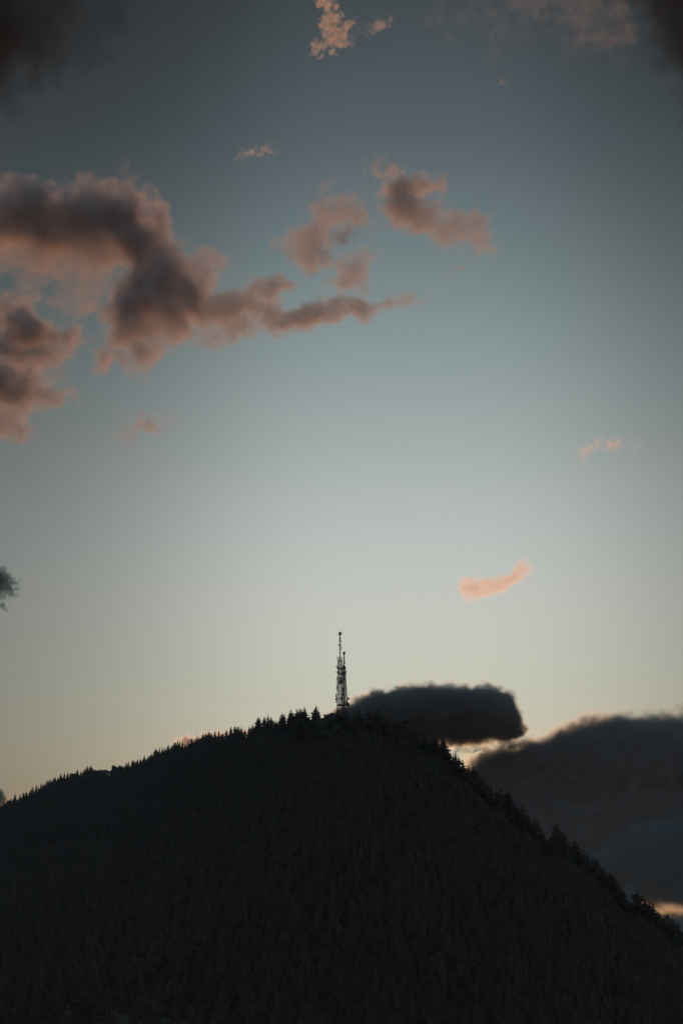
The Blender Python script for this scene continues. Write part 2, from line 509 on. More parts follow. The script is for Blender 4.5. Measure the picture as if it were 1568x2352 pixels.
SECTIONS = [(-60, 120, 'small dark spruce in the row at the low left end of the skyline'),
            (120, 250, 'small dark spruce among the rounded clumps of the left ridge'),
            (250, 400, 'small dark spruce on the long left ridge between flat topped trees and cloud strip'),
            (400, 583, 'pointed spruce in the row in front of the orange cloud strip on the left ridge'),
            (583, 712, 'dark spruce in the crowded summit row left of the tallest spruce'),
            (712, 810, 'dark spruce crowded round the feet of the masts'),
            (810, 893, 'dark spruce in the summit clump right of the masts'),
            (893, 990, 'dark spruce on the right shoulder below the summit notch'),
            (990, 1130, 'dark spruce on the steep slope beside the pale cloud gap'),
            (1130, 1258, 'dark spruce on the steep middle of the right slope above the deep notch'),
            (1258, 1440, 'dark spruce on the right slope below the deep notch'),
            (1440, 1640, 'dark spruce low at the right end of the slope near the orange glow')]


def top_curve(x):
    return np.interp(x, TOPS[:, 0], TOPS[:, 1])


FILL = []
for row, (lo, hi, back, step) in enumerate(((-5, 9, 0, 0.92), (8, 24, -14, 1.05))):
    x = -50.0
    while x < 1625:
        x += (7.2 + 3.0 * min(1, max(0, (x - 450) / 250)) + 1.5 * min(1, max(0, (x - 850) / 150))) * step * rngp.uniform(0.75, 1.3)
        sec = next((s for s in SECTIONS if s[0] <= x < s[1]), None)
        if sec is None or len(TREES) >= 296:
            continue
        y = max(top_curve(x), min(top_curve(x - 4), top_curve(x + 4))) + rngp.uniform(lo, hi) * (0.6 if x < 560 else 1.0) + (4 if 583 < x < 745 and row == 0 else 0)
        if row == 0 and any(abs(x - a) < 4.0 and abs(y - b) < 12 for a, b in TREES):
            continue
        k = rngp.random()
        kind = 'stout' if k < 0.12 else 'spruce'
        e = tree(x, y, kind, sec[2], 'trees along the skyline', back + rngp.uniform(-5, 4), rngp.uniform(0.85, 1.25))
        if e:
            FILL.append((x, y, kind, row, e))
# each tree of the row is told apart by counting from the nearest tree that stands out
count = {}
for x, y, kind, row, e in sorted(FILL, key=lambda f: f[0]):
    left = [a for a in HANDLE if a <= x]
    k0 = max(left) if left else None
    key = (k0, kind, row)
    n = count[key] = count.get(key, 0) + 1
    size = 'small' if x < 560 else 'dark'
    what = ('skyline ' if row == 0 else 'front row ') + ('spruce' if kind == 'spruce' else 'bushy fir')
    e['label'] = f"{size} {what}, {ORD[min(n, 14) - 1]} right of {HANDLE[k0]}" if k0 is not None else f"{size} {what}, {ORD[min(n, 14) - 1]} in from the left edge"
print('RIDGE TREES', len(TREES))

# the wood that covers the rest of the hill: one mass nobody could count
pts, scl, rot, pick = [], [], [], []
fr = np.random.default_rng(4)
N = 42000
fa = fr.uniform(R(-32), R(30), N)
ft = np.sqrt(fr.uniform(0, 1, N))
fR, _ = ridge_at(fa)
fd = 545 + ft * (fR + 60 - 545)
fx, fy = fd * np.sin(fa), fd * np.cos(fa)
fz = terrain(fx, fy)
fh = fr.uniform(11, 21, N) * np.clip(0.55 + (fd - 540) / 500, 0.55, 1.0)
lim = np.interp(fa, _taz, _tel)
lim = np.minimum(np.minimum(np.interp(fa - 0.0025, _taz, _tel), np.interp(fa + 0.0025, _taz, _tel)), lim) - np.interp(fa, [R(-14), R(-5), R(-2.5), R(14)], [0.0035, 0.0048, 0.0125, 0.0135])
room = EYE[2] + np.tan(lim) * fd - fz
hh = np.minimum(fh, room)
ok = (hh > 6) & (fz > 1.0)
F = bpy.data.meshes.new('forest')
fp = np.stack([fx, fy, fz - 0.2], -1)[ok]
F.vertices.add(len(fp))
F.vertices.foreach_set('co', fp.astype(np.float32).ravel())
for nm, val in (('tree_height', hh[ok]), ('turn', fr.uniform(0, 6.28, ok.sum())), ('girth', fr.uniform(0.85, 1.25, ok.sum()))):
    F.attributes.new(nm, 'FLOAT', 'POINT').data.foreach_set('value', val.astype(np.float32))
F.attributes.new('pick', 'INT', 'POINT').data.foreach_set('value', fr.integers(0, 7, ok.sum()).astype(np.int32))
F.materials.append(M_SPRUCE)
forest = tag(link('forest', F), 'dark mass of conifers covering the whole hillside below the skyline', None, None, 'stuff')
print('FOREST', int(ok.sum()))


def forest_group():
    ng = bpy.data.node_groups.new('forest_scatter', 'GeometryNodeTree')
    ng.interface.new_socket('Geometry', in_out='INPUT', socket_type='NodeSocketGeometry')
    ng.interface.new_socket('Geometry', in_out='OUTPUT', socket_type='NodeSocketGeometry')
    N, L = ng.nodes.new, ng.links.new
    gi, go = N('NodeGroupInput'), N('NodeGroupOutput')
    g2i = N('GeometryNodeGeometryToInstance')
    src = {}
    for o in bpy.data.objects:
        if o.name.split('.')[0] == 'crown' and o.data in SPRUCES and o.data.name not in src:
            src[o.data.name] = o
    for o in list(src.values())[:7]:
        inf = N('GeometryNodeObjectInfo')
        inf.transform_space = 'ORIGINAL'
        inf.inputs['Object'].default_value = o
        inf.inputs['As Instance'].default_value = False
        L(inf.outputs['Geometry'], g2i.inputs[0])

    def attr(nm, t='FLOAT'):
        a = N('GeometryNodeInputNamedAttribute'); a.data_type = t; a.inputs['Name'].default_value = nm
        return a.outputs[0]
    iop = N('GeometryNodeInstanceOnPoints')
    L(gi.outputs[0], iop.inputs['Points'])
    L(g2i.outputs[0], iop.inputs['Instance'])
    iop.inputs['Pick Instance'].default_value = True
    L(attr('pick', 'INT'), iop.inputs['Instance Index'])
    cr_ = N('ShaderNodeCombineXYZ'); L(attr('turn'), cr_.inputs[2])
    e2r = N('FunctionNodeEulerToRotation'); L(cr_.outputs[0], e2r.inputs[0])
    L(e2r.outputs[0], iop.inputs['Rotation'])
    mul = N('ShaderNodeMath'); mul.operation = 'MULTIPLY'
    h = attr('tree_height')
    L(h, mul.inputs[0]); L(attr('girth'), mul.inputs[1])
    cs = N('ShaderNodeCombineXYZ')
    L(mul.outputs[0], cs.inputs[0]); L(mul.outputs[0], cs.inputs[1]); L(h, cs.inputs[2])
    L(cs.outputs[0], iop.inputs['Scale'])
    L(iop.outputs[0], go.inputs[0])
    return ng


forest.modifiers.new('scatter', 'NODES').node_group = forest_group()

# ------------------------------------------------------------------ the two masts
def mast_frame(x, dist):
    """Returns (base point, P, m): P(zx, zy, away) turns a position measured on the enlarged photograph of the masts into metres from the base."""
    conv = lambda zx, zy: ((1240 + zx / 5.6) * 0.57415, (2480 + zy / 5.6) * 0.57415)
    px, _ = conv(x, 0)
    a = az_of(px, 1660)
    gx, gy = dist * math.sin(a), dist * math.cos(a)
    base = np.array((gx, gy, float(terrain(np.array([gx]), np.array([gy]))[0]) - 0.3))

    def P(zx, zy, away=0.0):
        X_, Y_ = conv(zx, zy)
        d = ray(X_, Y_)
        q = EYE + d * ((base[1]) / d[1])
        return Vector((q[0] - base[0], away, q[2] - base[2]))
    return base, P


ZM = 0.0318                                  # metres for one unit of the enlarged photograph


def lattice(root, P, prof, ybase, bays, turn, leg_r, brace_r, mat):
    """Square lattice: prof lists (zy, centre zx, half diagonal in units) from the top down; each leg its own part."""
    zy = [p[0] for p in prof]

    def corner(y, k):
        c = np.interp(y, zy, [p[1] for p in prof]); r = np.interp(y, zy, [p[2] for p in prof])
        p = P(c, y)
        a = R(turn + 90 * k)
        return Vector((p.x + math.cos(a) * r * ZM, math.sin(a) * r * ZM, p.z))
    for k in range(4):
        m = MB()
        for y0, y1 in zip(zy[:-1], zy[1:]):
            m.bar(corner(y1, k), corner(y0, k), leg_r, leg_r * 0.95, 6)
        p = corner(zy[-1], k)
        m.bar((p.x, p.y, -1.0), p, leg_r, leg_r, 6)
        m.build('leg', mat, root)
    hs = np.linspace(zy[0], zy[-1], bays + 1)
    for k in range(4):
        m = MB()
        for i in range(bays):
            a0, a1, b0, b1 = corner(hs[i], k), corner(hs[i + 1], k), corner(hs[i], k + 1), corner(hs[i + 1], k + 1)
            m.bar(a0, b1, brace_r); m.bar(b0, a1, brace_r); m.bar(a1, b1, brace_r * 1.2)
        m.build('cross_bracing', mat, root)
    m = MB()                                  # ladder with its cable run up the middle of the far face
    for s in (-0.22, 0.22):
        pts = [P(np.interp(y, zy, [p[1] for p in prof]), y) + Vector((s, 0.25, 0)) for y in hs]
        for a, b in zip(pts[:-1], pts[1:]):
            m.bar(a, b, 0.045)
    top, bot = P(prof[0][1], zy[0]), P(prof[-1][1], zy[-1])
    n = int((top.z - bot.z) / 0.6)
    for i in range(n):
        c = bot.lerp(top, (i + 0.5) / n) + Vector((0, 0.25, 0))
        m.bar(c - Vector((0.22, 0, 0)), c + Vector((0.22, 0, 0)), 0.025)
    m.build('ladder', M_DARKSTEEL, root)
    return corner


def dish(root, P, zx, zy, r, to, face=(-0.5, -1, 0.0), away=-0.6):
    c = P(zx, zy, away)
    a = Vector(face).normalized()
    rr = r * ZM * 1.12
    d = MB().lathe(c, a, [(-0.5 * rr, rr * 0.25), (-0.3 * rr, rr * 0.6), (-0.08 * rr, rr * 0.95), (0.22 * rr, rr), (0.3 * rr, rr * 0.93), (0.42 * rr, rr * 0.4)], 16).build('dish_antenna', M_DISH, root, False)
    MB().bar(c - a * rr * 0.4, P(to, zy, 0), 0.07).bar(c - a * rr * 0.4, P(to, zy + 12, 0), 0.05).build('mounting_arm', M_STEEL, d)
    return d


def panel(root, P, zx, zy, w, h, to=None, tilt=0.0, yaw=0.0, away=-0.5, name='panel_antenna'):
    c = P(zx, zy, away)
    rot = Matrix.Rotation(R(tilt), 3, 'Y') @ Matrix.Rotation(R(yaw), 3, 'Z')
    o = MB().box(c, (w * ZM, 0.22, h * ZM), rot).box(c + rot @ Vector((0, 0.17, 0)), (w * ZM * 0.45, 0.14, h * ZM * 0.9), rot).build(name, M_DISH, root)
    if to is not None:
        m = MB()
        for s in (-0.3, 0.3):
            m.bar(c + rot @ Vector((0, 0, s * h * ZM)), P(to, zy - s * h * 0.6, 0), 0.05)
        m.build('mounting_arm', M_STEEL, o)
    return o


def yagi(root, P, zx0, zy0, zx1, zy1, away=-0.2, r=0.045, n=6, span=0.5):
    a, b = P(zx0, zy0, away), P(zx1, zy1, away)
    m = MB().bar(a, b, r)
    for i in range(n):
        c = a.lerp(b, 0.3 + 0.7 * i / max(1, n - 1))
        m.bar(c - Vector((0, span, 0.06)), c + Vector((0, span, 0.06)), r * 0.6)
    return m.build('yagi_antenna', M_DARKSTEEL, root)


def platform(root, P, x0, x1, zy, deep=1.6, rail=26, thick=0.25):
    a, b = P(x0, zy), P(x1, zy)
    m = MB().box((a + b) / 2, (b.x - a.x, deep * 2, thick))
    o = m.build('platform', M_DARKSTEEL, root)
    m = MB()
    n = max(3, int((b.x - a.x) / 0.9))
    for y in (-deep, deep):
        for i in range(n + 1):
            p = a.lerp(b, i / n) + Vector((0, y, 0))
            m.bar(p, p + Vector((0, 0, rail * ZM)), 0.035)
        for k in (0.5, 1.0):
            m.bar(a + Vector((0, y, rail * ZM * k)), b + Vector((0, y, rail * ZM * k)), 0.035)
    for p in (a, b):
        for k in (0.5, 1.0):
            m.bar(p + Vector((0, -deep, rail * ZM * k)), p + Vector((0, deep, rail * ZM * k)), 0.035)
    m.build('railing', M_STEEL, o)
    return o


# --- taller mast
base, P = mast_frame(671, 983)
t1 = empty('lattice_mast', base, 'taller grey lattice mast with a slim top section and round dishes down its left side', 'mast', 'transmitter masts on the summit')
prof = [(915, 670, 54), (1250, 669, 52), (1650, 671, 66), (2060, 672, 80)]
corner = lattice(t1, P, prof, 2060, 15, 22, 0.24, 0.075, M_STEEL)
m = MB()                                                             # crown cage
for k in range(8):
    a = 2 * math.pi * k / 8 + 0.2
    off = Vector((math.cos(a), math.sin(a), 0)) * 52 * ZM
    off2 = Vector((math.cos(a + math.pi / 4), math.sin(a + math.pi / 4), 0)) * 52 * ZM
    lo, hi = P(670, 914), P(670, 842)
    m.bar(lo + off, hi + off, 0.07)
    m.bar(lo + off, hi + off2, 0.035)
    for p, r_ in ((lo, 0.12), (hi, 0.11), (lo.lerp(hi, 0.5), 0.045)):
        m.bar(p + off, p + off2, r_)
m.build('crown_cage', M_DARKSTEEL, t1)
MB().lathe(P(670, 914), (0, 0, 1), [(-0.1, 1.6), (0.06, 1.6)], 12).build('cage_floor', M_DARKSTEEL, t1)
m = MB()                                                             # slim top section
for sx in (-11, 11):
    for sy in (-0.35, 0.35):
        m.bar(P(671 + sx * 1.1, 915, sy), P(668 + sx * 0.85, 372, sy), 0.17, 0.15)
m.build('top_section', M_STEEL, t1)
m = MB()
for y in range(500, 910, 34):
    c = P(np.interp(y, [372, 915], [668, 671]), y)
    m.box(c, (0.78, 0.78, 0.34))
m.build('stiffening_plates', M_STEEL, t1)
c = P(667, 440)
MB().box(c, (0.86, 0.8, 118 * ZM)).build('antenna_housing', M_DARKSTEEL, t1)
MB().bar(P(668, 385), P(668, 300), 0.16, 0.12, 8).build('top_pole', M_STEEL, t1)
panel(t1, P, 645, 311, 13, 80, 662, 0, 65, -0.35)
panel(t1, P, 684, 311, 40, 80, 670, 0, -18, -0.45)
panel(t1, P, 664, 308, 26, 80, 668, 0, 150, 0.8)
yagi(t1, P, 684, 430, 728, 448, -0.2, 0.035, 4, 0.3)
panel(t1, P, 697, 476, 11, 32, 680, 22, 30)
panel(t1, P, 697, 573, 9, 34, 680, 24, 30)
panel(t1, P, 655, 569, 32, 42, 668, 0, 10, -0.6, 'equipment_box')
dish(t1, P, 691, 632, 15, 672, (0.6, -1, 0), -0.7)
dish(t1, P, 687, 672, 11, 672, (0.6, -1, 0), -0.7)
dish(t1, P, 656, 640, 8, 668, (-0.6, -1, 0), -0.7)
MB().bar(P(612, 845), P(610, 780), 0.03).build('whip_antenna', M_DARKSTEEL, t1)
panel(t1, P, 607, 832, 7, 20, 622)
panel(t1, P, 610, 884, 12, 12, 622)
panel(t1, P, 591, 1048, 13, 66, 625, 0, 20)
panel(t1, P, 610, 1072, 20, 44, 630, 0, 40)
panel(t1, P, 620, 1045, 10, 36, 632, 18, 40)
panel(t1, P, 583, 1160, 5, 36, 625, 0, 0)
panel(t1, P, 577, 1188, 8, 8, 600)
panel(t1, P, 610, 1185, 22, 30, 632, 0, 30)
panel(t1, P, 635, 1178, 22, 44, 645, 0, -30)
platform(t1, P, 612, 722, 1092, 1.4, 20)
platform(t1, P, 622, 722, 1206, 1.4, 24)
platform(t1, P, 628, 726, 1412, 1.5, 20, 0.4)
for zx, zy, r_, face in ((614, 1303, 21, (-0.5, -1, 0)), (602, 1344, 13, (-0.5, -1, 0)), (600, 1498, 15, (-0.8, -1, 0)), (601, 1530, 16, (-0.8, -1, 0)), (603, 1570, 15, (-0.9, -1, 0)),
                        (583, 1665, 14, (-0.5, -1, 0)), (580, 1714, 19, (-0.5, -1, 0)), (592, 1780, 28, (-0.6, -1, 0)), (580, 1838, 13, (-0.4, -1, 0))):
    dish(t1, P, zx, zy, r_, 630, face)
dish(t1, P, 687, 1778, 25, 700, (0.4, -1, 0), -2.6)
dish(t1, P, 683, 1335, 26, 700, (0.3, -1, 0), -1.8)
dish(t1, P, 700, 1385, 22, 700, (0.5, -1, 0), -1.8)
panel(t1, P, 668, 1380, 50, 60, 690, 0, 15, -1.4, 'equipment_box')
panel(t1, P, 688, 1300, 30, 24, 700, 0, 15, -1.2, 'equipment_box')
m = MB()
m.bar(P(592, 1376), P(592, 1462), 0.14); m.bar(P(592, 1376), P(630, 1376), 0.05); m.bar(P(592, 1440), P(630, 1440), 0.05); m.bar(P(608, 1380), P(608, 1455), 0.06)
m.build('bracket_antenna', M_STEEL, t1)
panel(t1, P, 612, 1475, 16, 16, 630)
platform(t1, P, 618, 745, 1912, 2.0, 22, 0.4)
panel(t1, P, 685, 1893, 40, 22, 700, 0, 0, -1.0, 'equipment_box')

# --- shorter mast, a little behind
base, P = mast_frame(770, 994)
t2 = empty('lattice_mast', base, 'shorter grey lattice mast with a basket head and aerials sticking out to its right', 'mast', 'transmitter masts on the summit')
prof = [(1040, 758, 36), (1330, 762, 40), (1600, 765, 50), (1790, 771, 64), (2060, 780, 92)]
lattice(t2, P, prof, 2060, 16, 14, 0.26, 0.095, M_STEEL)
MB().bar(P(759, 1060), P(760, 870), 0.5, 0.46, 12).build('tube_section', M_STEEL, t2)
m = MB()
for sx in (-11, 11):
    for sy in (-0.3, 0.3):
        m.bar(P(760 + sx, 875, sy), P(761 + sx, 770, sy), 0.13)
for y in range(776, 875, 13):
    m.box(P(760.5, y), (0.74, 0.7, 0.16))
m.build('top_section', M_STEEL, t2)
MB().lathe(P(761, 768), (0, 0, 1), [(-0.05, 0.62), (0.25, 0.72), (0.5, 0.85), (1.35, 1.0), (1.38, 0.93), (0.6, 0.4)], 8).build('basket_head', M_DARKSTEEL, t2)
m = MB()
for k in range(6):
    a = k * math.pi / 3 + 0.3
    o = Vector((math.cos(a), math.sin(a), 0))
    m.bar(P(761, 755) + o * 0.7, P(761, 722) + o * 1.02, 0.14)
m.build('basket_panels', M_DISH, t2)
m = MB()
for s in (-9, 7):
    m.bar(P(755 + s, 730), P(755 + s, 703), 0.06)
m.bar(P(746, 703), P(762, 703), 0.06)
m.build('lamp_frame', M_STEEL, t2)
MB().bar(P(764, 725), P(763, 632), 0.035, 0.02).build('whip_antenna', M_DARKSTEEL, t2)
yagi(t2, P, 770, 822, 792, 820, -0.1, 0.03, 2, 0.2)
yagi(t2, P, 770, 868, 794, 866, -0.1, 0.04, 2, 0.2)
panel(t2, P, 785, 952, 12, 34, 765, 20, -20)
panel(t2, P, 776, 968, 16, 18, 762)
for zx, zy, w, h in ((735, 1060, 30, 60), (752, 1100, 34, 50), (728, 1090, 20, 50), (775, 1072, 18, 70)):
    panel(t2, P, zx, zy, w, h, 758, 0, zx % 40 - 20, -0.9)
for zx, zy, w, h in ((740, 1180, 34, 46), (770, 1186, 30, 40), (800, 1178, 18, 30), (812, 1170, 8, 26)):
    panel(t2, P, zx, zy, w, h, 765, 0, zx % 50 - 25, -0.9)
yagi(t2, P, 790, 1190, 822, 1196, -0.2, 0.06, 4, 0.4)
yagi(t2, P, 790, 1172, 824, 1168, -0.2, 0.05, 4, 0.4)
platform(t2, P, 722, 800, 1212, 1.2, 18)
for zx, zy, w, h in ((748, 1265, 26, 50), (745, 1330, 34, 54), (772, 1350, 20, 60), (742, 1400, 36, 60), (775, 1300, 14, 40), (762, 1440, 22, 40), (738, 1560, 16, 90), (772, 1560, 22, 50), (752, 1660, 26, 60), (768, 1700, 20, 44), (742, 1760, 30, 70)):
    panel(t2, P, zx, zy, w, h, 765, 0, (zx * 7) % 60 - 30, -0.9, 'equipment_box' if w > 30 else 'panel_antenna')
m = MB()
m.bar(P(812, 1345), P(812, 1415), 0.035)
for y in (1345, 1380, 1415):
    m.bar(P(792, y), P(818, y - 3), 0.035)
m.build('dipole_array', M_STEEL, t2)
m = MB()
m.bar(P(830, 1492), P(830, 1552), 0.05)
for y in (1492, 1522, 1534, 1552):
    m.bar(P(795, y), P(832, y), 0.06 if y > 1500 else 0.03)
m.build('ladder_antenna', M_DARKSTEEL, t2)
yagi(t2, P, 800, 1574, 872, 1580, -0.3, 0.05, 5, 0.25)
MB().bar(P(826, 1622), P(826, 1695), 0.07).bar(P(805, 1640), P(826, 1640), 0.06).bar(P(812, 1690), P(826, 1690), 0.06).build('antenna_pole', M_DARKSTEEL, t2)
yagi(t2, P, 824, 1622, 888, 1632, -0.3, 0.055, 6, 0.3)
yagi(t2, P, 824, 1690, 892, 1698, -0.3, 0.055, 6, 0.3)
MB().bar(P(843, 1720), P(843, 1875), 0.06).bar(P(815, 1722), P(843, 1722), 0.1).bar(P(820, 1775), P(843, 1775), 0.06).build('antenna_pole', M_DARKSTEEL, t2)
a = P(832, 1772, -0.4)
h = MB().lathe(a, (1, -0.3, 0.12), [(-0.3, 0.3), (0.15, 0.42), (1.25, 0.82), (1.5, 0.8), (1.5, 0.3)], 12).build('horn_antenna', M_DISH, t2)
MB().bar(a, P(800, 1778), 0.08).build('mounting_arm', M_STEEL, h)
platform(t2, P, 735, 850, 1850, 1.6, 20, 0.3)
platform(t2, P, 735, 884, 1905, 2.0, 24, 0.5)
for zx in (820, 850, 872):
    panel(t2, P, zx, 1888, 20, 30, 800, 0, zx % 40, -1.6, 'equipment_box')
dish(t2, P, 868, 1900, 10, 840, (0.5, -1, 0), -2.0)

# ------------------------------------------------------------------ thin haze added over the valley to lift the dark tones
HZ = 310.0
me = MB().box((0, 0, (HZ - 2.0) / 2), (126000, 126000, HZ + 2.0)).mesh('haze', bpy.data.materials.new('haze_air'))
hm = me.materials[0]
hm.use_nodes = True
hm.node_tree.nodes.clear()
hv = hm.node_tree.nodes.new('ShaderNodeVolumePrincipled')
hv.inputs['Color'].default_value = (0.66, 0.84, 0.96, 1)
hv.inputs['Density'].default_value = 3.7e-5
hv.inputs['Anisotropy'].default_value = 0.0
ho = hm.node_tree.nodes.new('ShaderNodeOutputMaterial')
hm.node_tree.links.new(hv.outputs[0], ho.inputs['Volume'])
tag(link('haze', me), kind='stuff')

# ------------------------------------------------------------------ clouds
def fft_noise(shape, vox, size, beta=3.3, seed=0, stretch=(1, 1, 1)):
    """Fractal noise (mean 0, deviation 1) whose largest features are about size metres."""
    r = np.random.default_rng(seed)
    f = np.fft.rfftn(r.standard_normal(shape).astype(np.float32))
    k = [np.fft.fftfreq(n, vox) * s for n, s in zip(shape[:-1], stretch[:-1])] + [np.fft.rfftfreq(shape[-1], vox) * stretch[-1]]
    kk = np.sqrt(k[0][:, None, None] ** 2 + k[1][None, :, None] ** 2 + k[2][None, None, :] ** 2)
    k0 = 1.0 / size
    f *= (kk ** 2 + k0 ** 2) ** (-beta / 4)
    f[0, 0, 0] = 0
    n = np.fft.irfftn(f, s=shape).astype(np.float32)
    return n / n.std()


def cloud_material(name, forward, even, g=0.7):
    """Water droplets: a forward lobe (share forward), an even lobe (colour even) and whatever is left absorbed."""
    m = bpy.data.materials.new(name)
    m.use_nodes = True
    nt = m.node_tree
    nt.nodes.clear()
    o = nt.nodes.new('ShaderNodeOutputMaterial')
    a = nt.nodes.new('ShaderNodeAddShader')
    for k, (col, an) in enumerate(((forward, g), (even, 0.05))):
        v = nt.nodes.new('ShaderNodeVolumePrincipled')
        v.inputs['Color'].default_value = (*col, 1)
        v.inputs['Density'].default_value = 0.5
        v.inputs['Density Attribute'].default_value = 'density'
        v.inputs['Anisotropy'].default_value = an
        nt.links.new(v.outputs[0], a.inputs[k])
    nt.links.new(a.outputs[0], o.inputs['Volume'])
    return m


M_CLOUD = cloud_material('high_cloud', (0.6, 0.6, 0.6), (1.0, 0.97, 1.0), 0.4)
M_GREYCLOUD = cloud_material('ragged_grey_cloud', (0.85, 0.8, 0.78), (0.54, 0.58, 0.68), 0.4)
M_BRIGHTCLOUD = cloud_material('bright_forward_cloud', (1, 1, 1), (0.65, 0.65, 0.65), 0.66)  # stronger forward lobe than the other clouds
M_DARKCLOUD = cloud_material('heavy_cloud', (0.50, 0.34, 0.24), (0.05, 0.40, 0.62), 0.82)
M_SHADECLOUD = cloud_material('shade_toned_cloud', (0.08, 0.12, 0.16), (0.08, 0.30, 0.40), 0.4)  # low scatter keeps edges dark: shade put into the cloud colour
M_CORNERSHADECLOUD = cloud_material('brown_corner_shade_cloud', (0.035, 0.035, 0.035), (0.035, 0.033, 0.033), 0.3)  # near-black scatter: corner darkening put into the cloud colour


def volume_group(name, mn, mx, res, mat, data_object):
    ng = bpy.data.node_groups.new(name, 'GeometryNodeTree')
    ng.interface.new_socket('Geometry', in_out='INPUT', socket_type='NodeSocketGeometry')
    ng.interface.new_socket('Geometry', in_out='OUTPUT', socket_type='NodeSocketGeometry')
    N, L = ng.nodes.new, ng.links.new
    go = N('NodeGroupOutput')
    inf = N('GeometryNodeObjectInfo')
    inf.transform_space = 'ORIGINAL'
    inf.inputs['Object'].default_value = data_object
    pos = N('GeometryNodeInputPosition')
    rel = N('ShaderNodeVectorMath'); rel.operation = 'SUBTRACT'
    L(pos.outputs[0], rel.inputs[0]); rel.inputs[1].default_value = mn
    scl = N('ShaderNodeVectorMath'); scl.operation = 'MULTIPLY'
    L(rel.outputs[0], scl.inputs[0])
    scl.inputs[1].default_value = [(r - 1) / (b - a) for a, b, r in zip(mn, mx, res)]
    hlf = N('ShaderNodeVectorMath'); hlf.operation = 'ADD'
    L(scl.outputs[0], hlf.inputs[0]); hlf.inputs[1].default_value = (0.5, 0.5, 0.5)
    flo = N('ShaderNodeVectorMath'); flo.operation = 'FLOOR'
    L(hlf.outputs[0], flo.inputs[0])
    dot = N('ShaderNodeSeparateXYZ')
    L(flo.outputs[0], dot.inputs[0])

    # index in whole numbers (exact past 2^24)
    def toint(s):
        n = N('FunctionNodeFloatToInt'); L(s, n.inputs[0]); return n.outputs[0]

    def im(op, a, b):
        n = N('FunctionNodeIntegerMath'); n.operation = op
        for i, x in enumerate((a, b)):
            if isinstance(x, int):
                n.inputs[i].default_value = x
            else:
                L(x, n.inputs[i])
        return n.outputs[0]
    ix, iy, iz = (toint(s) for s in dot.outputs)
    idx = im('ADD', im('MULTIPLY', im('ADD', im('MULTIPLY', ix, res[1]), iy), res[2]), iz)
    att = N('GeometryNodeInputNamedAttribute'); att.data_type = 'FLOAT'; att.inputs['Name'].default_value = 'dens'
    smp = N('GeometryNodeSampleIndex'); smp.data_type = 'FLOAT'; smp.domain = 'POINT'; smp.clamp = True
    L(inf.outputs['Geometry'], smp.inputs['Geometry'])
    L(att.outputs[0], smp.inputs['Value'])
    L(idx, smp.inputs['Index'])
    vc = N('GeometryNodeVolumeCube')
    L(smp.outputs[0], vc.inputs['Density'])
    vc.inputs['Min'].default_value, vc.inputs['Max'].default_value = mn, mx
    for k, r in zip(('Resolution X', 'Resolution Y', 'Resolution Z'), res):
        vc.inputs[k].default_value = r
    sm = N('GeometryNodeSetMaterial'); sm.inputs['Material'].default_value = mat
    L(vc.outputs[0], sm.inputs['Geometry'])
    L(sm.outputs[0], go.inputs[0])
    return ng


NVOX = [0]


